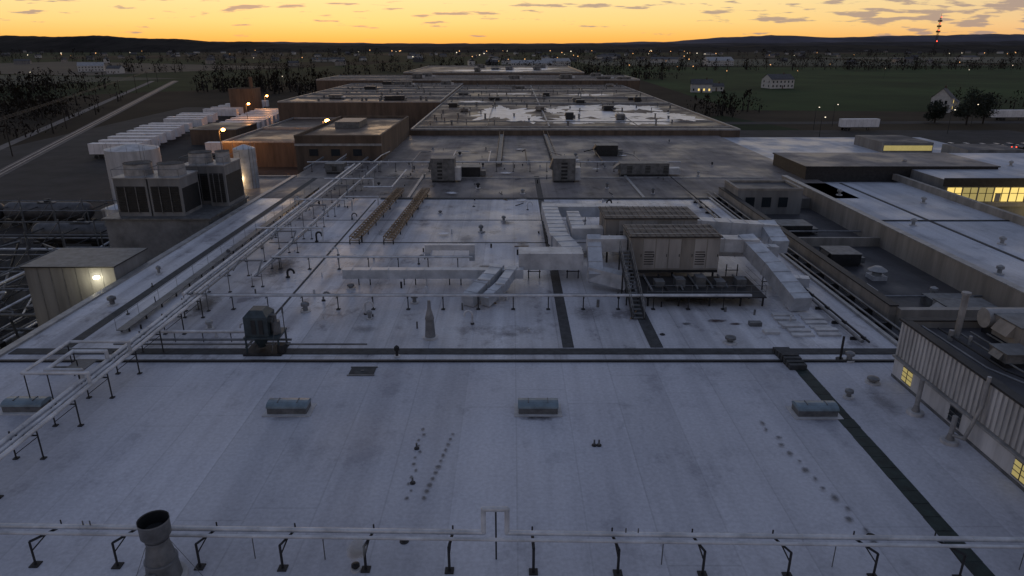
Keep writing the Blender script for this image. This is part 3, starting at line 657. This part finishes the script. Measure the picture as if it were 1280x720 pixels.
for x,y,h in((23.15,34.6,2.2),(23.3,31.6,1.6)):
    b=B('flue_pipe'); b.cyl((x,y,0),(x,y,.2),.45,M_white,12); b.cyl((x,y,.2),(x,y,h),.13,M_cope,12); b.cyl((x,y,.2),(x,y,.6),.22,M_pipeg,12,.13)
    if h<2: b.pipe([(x,y,.5),(x+.3,y-.6,.6),(x+.8,y-.6,2.5),(x+.8,y-.6,4.2)],.1,M_cope)
    b.build()

def ahu(x0,x1,y0,y1,z0,z1):
    b=B('air_handling_unit')
    b.box(x0,x1,y0,y1,z0,z1,M_beige); b.box(x0-.15,x1+.15,y0-.15,y1+.15,z1,z1+.12,M_dark,top=M_ahuroof)
    x=x0
    while x<x1: b.box(x,x+.05,y0-.1,y1+.1,z1+.12,z1+.18,M_ahuroof); x+=.55
    for yy in(y0+.5,(y0+y1)/2,y1-.6): b.box(x0,x1,yy,yy+.08,z1+.18,z1+.22,M_cope)
    n=int((x1-x0)/1.1)
    for i in range(n):
        a=x0+(i+.04)*(x1-x0)/n; c=x0+(i+.96)*(x1-x0)/n
        b.box(a,c,y0-.02,y0,z0+.15,z1-.15,M_ahuw if i%4 else M_beige)
        if i in(1,5):
            for q in range(6): b.box(a+.1,c-.1,y0-.05,y0-.022,z0+.5+q*.22,z0+.58+q*.22,M_louv)
        b.box(c-.12,c-.07,y0-.06,y0-.02,z0+1.2,z0+1.45,M_dark)
    for yy in(y0+.8,y0+2.2): b.box(x1,x1+.03,yy,yy+1.1,z0+.2,z1-.3,M_grey); b.box(x0-.03,x0,yy,yy+1.1,z0+.2,z1-.3,M_grey)
    for x in(x0+.3,(x0+x1)/2,x1-.3):
        for yy in(y0+.3,y1-.3): b.bar((x,yy,0),(x,yy,z0),.14,M_dark)
    b.box(x0,x1,y0,y0+.2,z0-.25,z0,M_dark); b.box(x0,x1,y1-.2,y1,z0-.25,z0,M_dark)
    b.build()
ahu(10.3,18.1,57.3,61.4,1.3,4.25); ahu(8.9,17.6,63.3,68,1.5,4.4)
b=B('air_duct')
b.rduct([(-14.8,57,1.1),(1,57,1.1)],.8,.8,M_duct); b.rduct([(.6,58.8,1.9),(6.3,58.8,1.9)],2.2,1.5,M_duct)
b.rduct([(5.6,59.5,1.95),(4.6,65,1.95),(4.3,77.5,1.95),(12,77.5,1.95),(12,68.4,2.2)],1.7,1.2,M_duct)
b.rduct([(6.5,72,2.6),(6.5,65.2,2.6),(9,65.2,2.6)],1.3,1.1,M_duct)
b.rduct([(10.2,59,3.2),(7.3,59,3.2),(7.2,56,1.4),(9.8,55,1.0)],1.2,1.2,M_duct)
b.rduct([(18.1,59.2,3.2),(21.2,59.2,3.1),(22.3,55,1.8),(22.8,50.3,.7)],1.5,1.2,M_duct)
b.rduct([(17.6,65.5,3.3),(25.2,65.5,2.8),(25.2,62,2.0)],1.6,1.3,M_duct); b.rduct([(18.1,60.7,2.2),(24.5,60.8,2.0)],1.0,1.0,M_duct)
b.rduct([(22.6,56.5,.7),(25.6,55.8,.7)],.9,.8,M_duct)
b.rduct([(-1.2,57.6,1.3),(-2.2,54.2,1.2),(-3.6,51.6,.5)],1.1,.9,M_duct); b.rduct([(.1,57.5,1.2),(-.9,53.4,1.1),(-2.2,51.5,.5)],.8,.8,M_duct)
b.rduct([(-8,62.4,1.0),(-8,62.4,1.9),(-3.8,62.4,1.9),(-3.8,62.4,.6)],.5,.5,M_duct)
b.rduct([(4.3,84,1.0),(4.3,79,1.9)],1.2,1,M_duct)
for x,y in((-13,57),(-9,57),(-5,57),(-1,57),(2,58.8),(5.5,58.8),(4.4,67),(4.3,73),(8,77.5),(20,59.2),(22.2,56),(24.5,65.5)): b.bar((x-.5,y,0),(x-.5,y,1.2),.07,M_dark); b.bar((x+.5,y,0),(x+.5,y,1.2),.07,M_dark); b.bar((x-.6,y,.65),(x+.6,y,.65),.06,M_dark)
b.build()
b=B('steel_platform')
b.box(10.8,20.5,51.6,56.9,.75,.83,M_dark)
for x in(11,13.5,16,18.5,20.3):
    for y in(51.8,54.2,56.6): b.bar((x,y,0),(x,y,.75),.12,M_dark)
for z in(1.3,1.8):
    b.bar((10.9,51.7,z),(20.4,51.7,z),.03,M_grey); b.bar((20.4,51.7,z),(20.4,56.8,z),.03,M_grey)
for i in range(9): b.bar((10.9+i*1.19,51.7,.8),(10.9+i*1.19,51.7,1.8),.03,M_grey)
for i in range(7): b.pipe([(11.5+i*1.3,56.8,1.0),(11.5+i*1.3,53+.3*i,1.0),(11.8+i*1.3,53,.2)],.09,R.choice([M_pipeg,M_dark,M_grey]),8)
for i in range(5): b.box(12+i*1.7,12.8+i*1.7,54,55,.83,1.3+.2*(i%3),M_grey)
b.build()
b=B('steel_stair')
for s in(9.3,10.2):
    b.bar((s,48.9,.1),(s,56.8,3.1),.12,M_dark); b.bar((s,48.9,1.1),(s,56.8,4.1),.05,M_grey); b.bar((s,48.9,.6),(s,56.8,3.6),.04,M_grey)
    for i in range(8): t=i/7; b.bar((s,48.9+7.9*t,.1+3*t),(s,48.9+7.9*t,1.1+3*t),.04,M_grey)
for i in range(18): t=i/17; b.box(9.3,10.2,48.9+7.9*t,49.2+7.9*t,.08+3*t,.12+3*t,M_grey)
for p in(52,54.5,56.6): b.bar((9.3,p,0),(9.3,p,(p-48.9)*.38),.09,M_dark); b.bar((10.2,p,0),(10.2,p,(p-48.9)*.38),.09,M_dark)
b.build()
for xa,xb in((-17.2,-16.0),(-13.6,-12.4)):
    b=B('lattice_conveyor'); wd=1.0; z0,z1=.45,.85
    for s in(0,1):
        for z in(z0,z1): b.bar((xa+s*wd,70,z),(xb+s*wd-.3,96,z),.11,M_rust)
    n=26
    for i in range(n+1):
        t=i/n; x=xa+(xb-.3-xa)*t; y=70+26*t
        b.bar((x,y,z0),(x+wd,y,z0),.07,M_rust); b.bar((x,y,z1),(x+wd,y,z1),.06,M_rust)
        for s in(0,1): 
            b.bar((x+s*wd,y,z0),(x+s*wd,y,z1),.05,M_rust)
        if i<n: b.bar((x,y,z1),(x+wd+(xb-xa)/n,y+26/n,z1),.04,M_rust)
        if i%4==0:
            for s in(0,1): b.bar((x+s*wd,y,0),(x+s*wd,y,z0),.09,M_dark)
    b.add([(xa+.35,70,.6),(xa+.65,70,.6),(xb+.35,96,.6),(xb+.05,96,.6)],[(0,1,2,3)],M_rust)
    b.build()
b=B('stacked_panels')
for i in range(6):
    for j in range(2):
        x=20.4+j*1.9+R.uniform(-.2,.2); y=45.6+i*.75; b.box(x,x+1.6,y,y+.5,0,.12+.05*((i+j)%3),M_white)
b.box(18.5,19.6,46,46.6,0,.2,M_white); b.box(17.9,18.8,47.5,48,0,.3,M_grey); b.build()
b=B('pipe_offcuts')
for i in range(26):
    x=R.uniform(-28,24);y=R.uniform(46,110);a=R.uniform(0,3.1);l=R.uniform(.5,2); b.cyl((x,y,.06),(x+l*math.cos(a),y+l*math.sin(a),.06),.05,R.choice([M_dark,M_grey,M_rust]),6)
b.build()
hvac(-10.6,106,3.6,3,3.6); hvac(8,106,3.4,3,3.6); hvac(21.3,111,7.8,2.5,2.0); hvac(-6.9,110,3.6,2.6,1.6,m=M_dark); hvac(18,132,4,3,2,m=M_dark)
hvac(-29,113,3,2.5,1.6)
for x in(-2.3,7.6):
    b=B('roof_catwalk'); b.box(x-.45,x+.45,119,160,.5,.56,M_grey)
    for s in(-.45,.45):
        b.bar((x+s,119,1.3),(x+s,160,1.3),.04,M_grey)
        for i in range(17): b.bar((x+s,119+i*2.56,0),(x+s,119+i*2.56,1.3),.04,M_dark)
    b.build()
for i in range(15):
    x=R.uniform(-21,50); y=R.uniform(170,340)
    hvac(x,y,R.uniform(2,4),R.uniform(2,3),R.uniform(.8,1.8),1.2,R.choice([M_grey,M_dark,M_beige]))
for i in range(8): hvac(R.uniform(-73,-28),R.uniform(236,340),R.uniform(3,6),R.uniform(2,4),R.uniform(1.2,2.2),2.0,R.choice([M_grey,M_dark]))
for i in range(7): hvac(R.uniform(-85,55),R.uniform(350,390),R.uniform(3,7),3,R.uniform(1.2,2.4),3.5,M_grey)
for i in range(6): hvac(R.uniform(-50,35),R.uniform(400,500),R.uniform(3,7),3,R.uniform(1.2,2.4),5,M_grey)
b=B('far_roof_vents')
for i in range(150):
    x=R.uniform(-21,51); y=R.uniform(170,342); h=R.uniform(.4,1.3); r=R.uniform(.15,.4); b.cyl((x,y,1.2),(x,y,1.2+h),r*.7,M_grey,7); b.cyl((x,y,1.2+h),(x,y,1.3+h),r*1.2,M_grey,7)
for i in range(60):
    x=R.uniform(-75,-26); y=R.uniform(236,342); h=R.uniform(.4,1.3); b.cyl((x,y,2),(x,y,2+h),.4,M_grey,7)
b.build()
b=B('far_roof_pipes')
for y in(174,228,256): b.pipe([(-22,y,1.9),(50,y,1.9)],.12,M_pipeg,6)
for x in(-6,30): b.pipe([(x,164,1.8),(x,340,1.8)],.1,M_grey,6)
b.build()
b=B('rooftop_pipework')
for i in range(9):
    x=-30+i*6.5; b.pipe([(x,116,1.2),(x,122+R.uniform(0,10),1.2),(x+R.uniform(-3,3),130,1)],.1,R.choice([M_pipe,M_pipeg,M_dark]),6)
for x in(-34,-30,-26): b.pipe([(x,112,.8),(x,124,.8)],.2,M_pipeg,8)
b.build()
hvac(37.5,52.5,4,3,1.2,-1.4,M_cope); hvac(34,68,3,3,1.3,-1.4,M_dark); hvac(33.5,80,4,3,1.2,-1.4,M_dark)
for x,y,z in((38,58,-1.4),(32,86,-1.4),(45,60,0),(52,70,0),(47,78,0),(55,90,0),(46,95,0),(53,55,0),(64,112,1.6),(80,110,1.6)): vent(x,y,z,.28,.9,M_cope)
b=B('mushroom_exhaust_fan'); x,y,z=35.3,62.8,-1.4; b.box(x-.7,x+.7,y-.7,y+.7,z,z+.4,M_white); b.cyl((x,y,z+.4),(x,y,z+.9),.45,M_cope,16); b.cyl((x,y,z+.9),(x,y,z+1.25),.9,M_cope,16,.35); b.build()
b=B('orange_panel'); b.box(41.0,43.2,49.0,49.15,-.2,1.4,M_orange); b.box(40.9,43.3,49.15,49.3,-.3,1.5,M_dark); b.build()
b=B('pit_pipework'); 
for x in(31,31.6): b.pipe([(x,50,-.9),(x,88,-.9)],.1,M_pipeg,8)
for y in(56,78): b.pipe([(30,y,-.7),(41,y,-.7)],.1,M_pipeg,8)
b.box(36,40,54.8,56.5,-1.4,-.6,M_grey); b.box(31.5,33,58,60,-1.4,-.9,M_white); b.build()
hvac(30.2,36.6,3.0,2.2,1.5,3.4,M_beige); hvac(27.5,34.2,1.6,1.4,.8,3.4)
b=B('horizontal_tank'); b.cyl((28.4,38.2,4.5),(31.2,38.2,4.5),.6,M_cope,18); b.box(28.8,29,37.7,38.7,3.4,4.2,M_dark); b.box(30.6,30.8,37.7,38.7,3.4,4.2,M_dark); b.build()
b=B('flue_stack'); b.cyl((26.6,37.6,3.4),(26.6,37.6,6.2),.18,M_cope,14); b.cyl((26.6,37.6,6.2),(26.6,37.6,6.35),.26,M_cope,14); b.build()
b=B('rooftop_pipework')
for i in range(7): b.pipe([(25.2+i*.8,38.8-i*.3,3.7),(25.4+i*.8,33-i*.3,3.7),(26.5+i*.8,31,3.6)],.06,R.choice([M_pipeg,M_grey,M_dark]),7)
for i in range(14): x=R.uniform(25,36);y=R.uniform(26,38.5); b.cyl((x,y,3.4),(x,y,3.4+R.uniform(.3,.9)),R.uniform(.06,.15),R.choice([M_grey,M_cope]),8)
b.build()

def stain(x,y,rx,ry,m,name='roof_stain',z=.03,rot=0):
    me=bpy.data.meshes.new(name); c_,s_=math.cos(rot),math.sin(rot)
    me.from_pydata([(x+a*rx*c_-b_*ry*s_,y+a*rx*s_+b_*ry*c_,z) for a,b_ in((-1,-1),(1,-1),(1,1),(-1,1))],[],[(0,1,2,3)])
    uv=me.uv_layers.new(name='UVMap'); 
    for i,c in enumerate(((0,0),(1,0),(1,1),(0,1))): uv.data[i].uv=c
    me.materials.append(m); o=bpy.data.objects.new(name,me); scene.collection.objects.link(o)
i=0
L_=[(15.7,48.6,1.6,.7,M_stainr),(17,48,1,.5,M_stainr),(13.2,48,.8,.6,M_stain),(-2.5,61.5,2,3,M_stain),(-5,72,2,4,M_stains),(-12.9,34.4,2.2,1.2,M_stains),(1.5,34.4,2.4,1.3,M_stain),(17.4,34.2,2.2,1.3,M_stains),
   (-28,48,2,3,M_stains),(6,50,2.5,3,M_stains),(22,36,1.5,4,M_stains),(8,66,3,3,M_stain),(-22,62,2.5,6,M_stain),(15,54,6,4,M_stain),(-17,43,3,1.5,M_stain),(-11,47,2,1.5,M_stains),(0,46,1.5,1,M_stains),(-25,52,2,5,M_stain)]
for k in range(12): L_.append((-4.9+.12*math.sin(k*2),26.8+k*.55,.16+.1*R.random(),.3,M_stain))
for k in range(12): L_.append((-4.1+.08*k,26.8+k*.5,.2+.12*R.random(),.35,M_stain))
for k in range(14): L_.append((14.0+.11*k+R.uniform(-.2,.2),33.5-k*.75,.2+.25*R.random(),.3+.3*R.random(),M_stain))
for x,y,rx,ry,m in L_:
    i+=1; stain(x,y,rx,ry,m,z=.025+.0015*i,rot=R.uniform(-.2,.2))
for k in range(30):
    stain(R.uniform(-20,22),R.uniform(66,140),R.uniform(.6,2.4),R.uniform(.6,2.4),M_stainw if k%2 else M_stain,'roof_stain',.14+.003*k,R.uniform(0,3))

# ------------------------------------------------------------ west side plant
b=B('control_building')
b.box(-43.5,-35.5,58,63.6,G,1.3,M_wallg); b.box(-43.7,-35.35,57.8,63.8,1.3,1.42,M_dark,top=M_grey); b.box(-41,-40,57.95,58,G,G+2.1,M_dark)
for q in range(1,7): b.box(-43.5+q*1.14,-43.46+q*1.14,57.97,58,G,1.3,M_grey)
b.box(-37.3,-36.9,57.7,58,.3,.5,M_lampW); b.build(); lamp(-37.1,57.0,.2,(1,.9,.62),170,.1)
b=B('cooling_tower_base'); b.box(-48.5,-36.2,79.5,92,G,.3,M_concrete); b.box(-48.8,-35.9,79.3,92.2,.3,.5,M_grey); b.build()
def ctower(x0,x1,y0,y1,z0,z1):
    b=B('cooling_tower'); b.box(x0,x1,y0,y1,z0,z1,M_wallg)
    b.box(x0+.25,x1-.25,y0-.04,y0,z0+.5,z1-.9,M_louv)
    q=z0+.6
    while q<z1-1: b.box(x0+.25,x1-.25,y0-.12,y0-.04,q,q+.07,M_dark); q+=.28
    for t in(.33,.66): b.box(x0+(x1-x0)*t-.05,x0+(x1-x0)*t+.05,y0-.16,y0-.12,z0+.4,z1-.9,M_grey)
    b.box(x1,x1+.04,y0+.3,y1-.3,z0+.4,z1-1.2,M_louv); b.box(x0-.08,x1+.08,y0-.08,y1+.08,z1,z1+.15,M_cope)
    cx,cy=(x0+x1)/2,(y0+y1)/2; r=(x1-x0)*.42
    b.cyl((cx,cy,z1+.15),(cx,cy,z1+1.5),r,M_cope,24,r*.93,cap=False); b.cyl((cx,cy,z1+.9),(cx,cy,z1+1.0),r*.93,M_louv,24); b.cyl((cx,cy,z1+1.45),(cx,cy,z1+1.55),r*.98,M_grey,24,cap=False)
    for s in(x0,x1): b.bar((s,y0,z1+1.1),(s,y1,z1+1.1),.04,M_grey); b.bar((s,y0,z1),(s,y0,z1+1.1),.04,M_grey); b.bar((s,y1,z1),(s,y1,z1+1.1),.04,M_grey)
    b.bar((x0,y0,z1+1.1),(x1,y0,z1+1.1),.04,M_grey); b.build()
ctower(-47.3,-43.4,80.6,85.5,.5,5); ctower(-43.2,-39.4,80.6,85.5,.5,5); ctower(-42.2,-38.6,87,91.5,.5,5.4); ctower(-38.4,-36.2,86,91.5,.5,5.6)
def tank(name,x,y,r,z0,z1,m,dome=.4):
    b=B(name); b.cyl((x,y,z0),(x,y,z1),r,m,32); b.cyl((x,y,z1),(x,y,z1+dome),r,m,32,r*.15)
    for i in range(1,6): zz=z0+(z1-z0)*i/6; b.cyl((x,y,zz),(x,y,zz+.08),r+.04,m,32,cap=False)
    b.bar((x+r*.7,y-r*.75,z0),(x+r*.7,y-r*.75,z1+1),.05,M_grey); b.bar((x+r*.7+.5,y-r*.7,z0),(x+r*.7+.5,y-r*.7,z1+1),.05,M_grey)
    for i in range(10): t=6.283*i/10; b.bar((x+r*math.cos(t),y+r*math.sin(t),z1),(x+r*math.cos(t),y+r*math.sin(t),z1+1),.04,M_grey)
    b.build()
tank('storage_tank',-71.5,130,4.7,G,1.6,M_white,.8); tank('storage_tank',-45,116,1.8,-3,3.6,M_duct,.6); tank('storage_tank',-60,118,2,G,-1,M_white); tank('storage_tank',-54,92,1.6,G,-1,M_duct)
lamp(-46,112.5,-1.5,(1,.65,.3),260,.2)
M_tankc=mat('tank_car_paint',(.09,.09,.095),.5,.1,.35,.8)
def tankcar(x,y):
    b=B('rail_tank_car'); z=G
    b.cyl((x-6,y,z+2.6),(x+6,y,z+2.6),1.5,M_tankc,22); b.sph((x-6,y,z+2.6),1.49,M_tankc,16,8); b.sph((x+6,y,z+2.6),1.49,M_tankc,16,8); b.box(x-7.5,x+7.5,y-.5,y+.5,z+.9,z+1.2,M_dark)
    b.cyl((x,y,z+4),(x,y,z+4.6),.5,M_dark,12); b.box(x-1.5,x+1.5,y-.6,y+.6,z+4.1,z+4.15,M_grey)
    for dx in(-5.8,-4.2,4.2,5.8):
        for dy in(-.75,.75): b.cyl((x+dx,y+dy-.08,z+.5),(x+dx,y+dy+.08,z+.5),.48,M_tyre,14)
    b.build()
tankcar(-78,113); tankcar(-93,113); tankcar(-64,99)
b=B('process_pipework')
for k in range(12):
    z=R.uniform(-8,-3.5); y=R.uniform(52,96); x1=R.uniform(-50,-38); x0=x1-R.uniform(10,30); r=R.uniform(.08,.2); m=R.choice([M_pipe,M_pipeg,M_pipeg,M_grey])
    b.pipe([(x0,y,G),(x0,y,z),(x1,y,z),(x1,y+R.uniform(-2,2),z-.4),(x1,y,G)],r,m,8)
for k in range(26):
    z=R.uniform(-8,-3); x=R.uniform(-72,-46); y0=R.uniform(50,84); b.pipe([(x,y0,G),(x,y0,z),(x,y0+R.uniform(4,16),z),(x+R.uniform(-4,4),y0+16,z),(x,y0+16,G)],R.uniform(.06,.18),R.choice([M_pipe,M_pipeg,M_grey,M_dark]),8)
for x in range(-84,-44,5):
    for y in range(52,112,7):
        b.bar((x,y,G),(x,y,-3.2),.15,M_grey)
        b.bar((x,y,-3.6),(x+5,y,-3.6),.12,M_grey); b.bar((x,y,-5.5),(x,y+7,-5.5),.12,M_dark)
        if R.random()<.5: b.bar((x,y,G),(x+5,y,-3.6),.08,M_grey)
        if R.random()<.4: b.bar((x,y,-3.6),(x,y+7,-5.5),.08,M_grey)
for k in range(50):
    x=R.uniform(-80,-45);y=R.uniform(50,105); s=R.uniform(.3,1.1); b.box(x-s,x+s,y-s*.6,y+s*.6,G,G+R.uniform(.6,2.2),R.choice([M_grey,M_dark,M_wallg,M_cope]))
b.build()
for x,y in((-52,60),(-62,66),(-50,74),(-68,58),(-58,84),(-55,66),(-65,76),(-73,70)): tank('process_vessel',x,y,R.uniform(.7,1.5),G,R.uniform(-6.5,-4),R.choice([M_duct,M_pipeg,M_grey]),.5)
b=B('yard_lamps')
for x,y,z in((-49,70,-4),(-60,60,-4.5),(-66,80,-4),(-55,92,-4),(-72,90,-4.5),(-47,56,-5)): b.sph((x,y,z),.15,M_lampW); b.bar((x,y,G),(x,y,z),.06,M_dark); lamp(x,y-.4,z,(1,.82,.5),70,.2)
b.build()
def trailer(x,y,rz=0,L_=13.6):
    b=B('semi_trailer'); M=T(x,y,G,rz)
    b.box(-L_/2,L_/2,-1.28,1.28,1.2,4.0,M_trail,M); b.box(-L_/2-.02,L_/2+.02,-1.3,1.3,1.15,1.28,M_grey,M); b.box(-L_/2-.02,L_/2+.02,-1.31,1.31,3.92,4.02,M_trail,M)
    for q in range(1,9): b.box(-L_/2+q*L_/9-.02,-L_/2+q*L_/9+.02,-1.3,1.3,1.28,3.92,M_cope,M)
    b.box(-L_/2+.3,L_/2-.3,-.5,.5,.95,1.15,M_dark,M)
    for q in(-5.2,-3.9):
        for s in(-1.1,1.1): b.cyl(M@Vector((q,s-.15,.5)),M@Vector((q,s+.15,.5)),.5,M_tyre,12)
    for s in(-.7,.7): b.box(3.4,3.6,s-.08,s+.08,0,1.1,M_dark,M)
    b.build()
for i in range(13): 
    if i in(8,): continue
    trailer(-107-i*1.2+R.uniform(-.8,.8),186+i*7.2+R.uniform(-.5,.5),R.uniform(-.02,.02))
for i in range(8): trailer(-93-i*.8,240+i*7+R.uniform(-.4,.4),R.uniform(-.02,.02))
for i in range(6): trailer(-120-i*.5,290+i*9,0)
trailer(-76,188,0); trailer(-66,262); trailer(124,250,.05); trailer(203,285,.04,18); trailer(60,168,0,9)
b=B('loading_annex'); b.box(-98,-84,212,230,G,-4.5,M_brick,top=M_roofD); b.box(-98.2,-83.8,211.8,230.2,-4.5,-4.2,M_cope,top=M_roofD); b.build()
for x,y,z,r,e in((-44,163,3.2,.6,2200),(-71,169,.5,.5,2000),(-95,252,0,.5,1500),(-102,292,0,.5,2200)):
    b=B('street_lamp'); b.cyl((x,y,G),(x,y,z),.12,M_dark,8,.08); b.bar((x,y,z),(x+.9,y,z+.15),.05,M_dark); b.sph((x+1,y,z+.05),r,M_lampO,10,6,.7); b.build(); lamp(x+1,y-.9,z-.5,(1,.42,.12),e,.3)
for x,y in((150,240),(172,262),(120,262),(108,250),(230,275),(95,215)):
    b=B('street_lamp'); b.cyl((x,y,G),(x,y,G+8),.1,M_dark,6,.07); b.bar((x,y,G+8),(x+.9,y,G+8.1),.05,M_dark); b.sph((x+1,y,G+8),.22,M_tl2,8,5,.6); b.build()
def car(x,y,rz,m):
    b=B('parked_car'); M=T(x,y,G+.05,rz)
    b.box(-2.2,2.2,-.9,.9,.35,.85,m,M); b.taper(-1.4,1.3,-.82,.82,.85,1.45,.3,M_glass,M); b.box(-1.0,.9,-.5,.5,1.45,1.48,m,M)
    for q in(-1.4,1.4):
        for s in(-.85,.85): b.cyl(M@Vector((q,s-.1,.34)),M@Vector((q,s+.1,.34)),.34,M_tyre,12)
    b.box(-2.24,-2.2,-.85,-.5,.55,.75,M_red,M); b.box(-2.24,-2.2,.5,.85,.55,.75,M_red,M); b.build()
cm=[mat('car_paint_%d'%i,c,.3,.2,.05) for i,c in enumerate(((.3,.3,.32),(.05,.05,.06),(.25,.03,.03),(.5,.5,.5)))]
for i in range(14): car(126+i*4.2,205+R.uniform(-1,1),1.57,R.choice(cm))
for i in range(8): car(150+i*6,188,1.57,R.choice(cm))
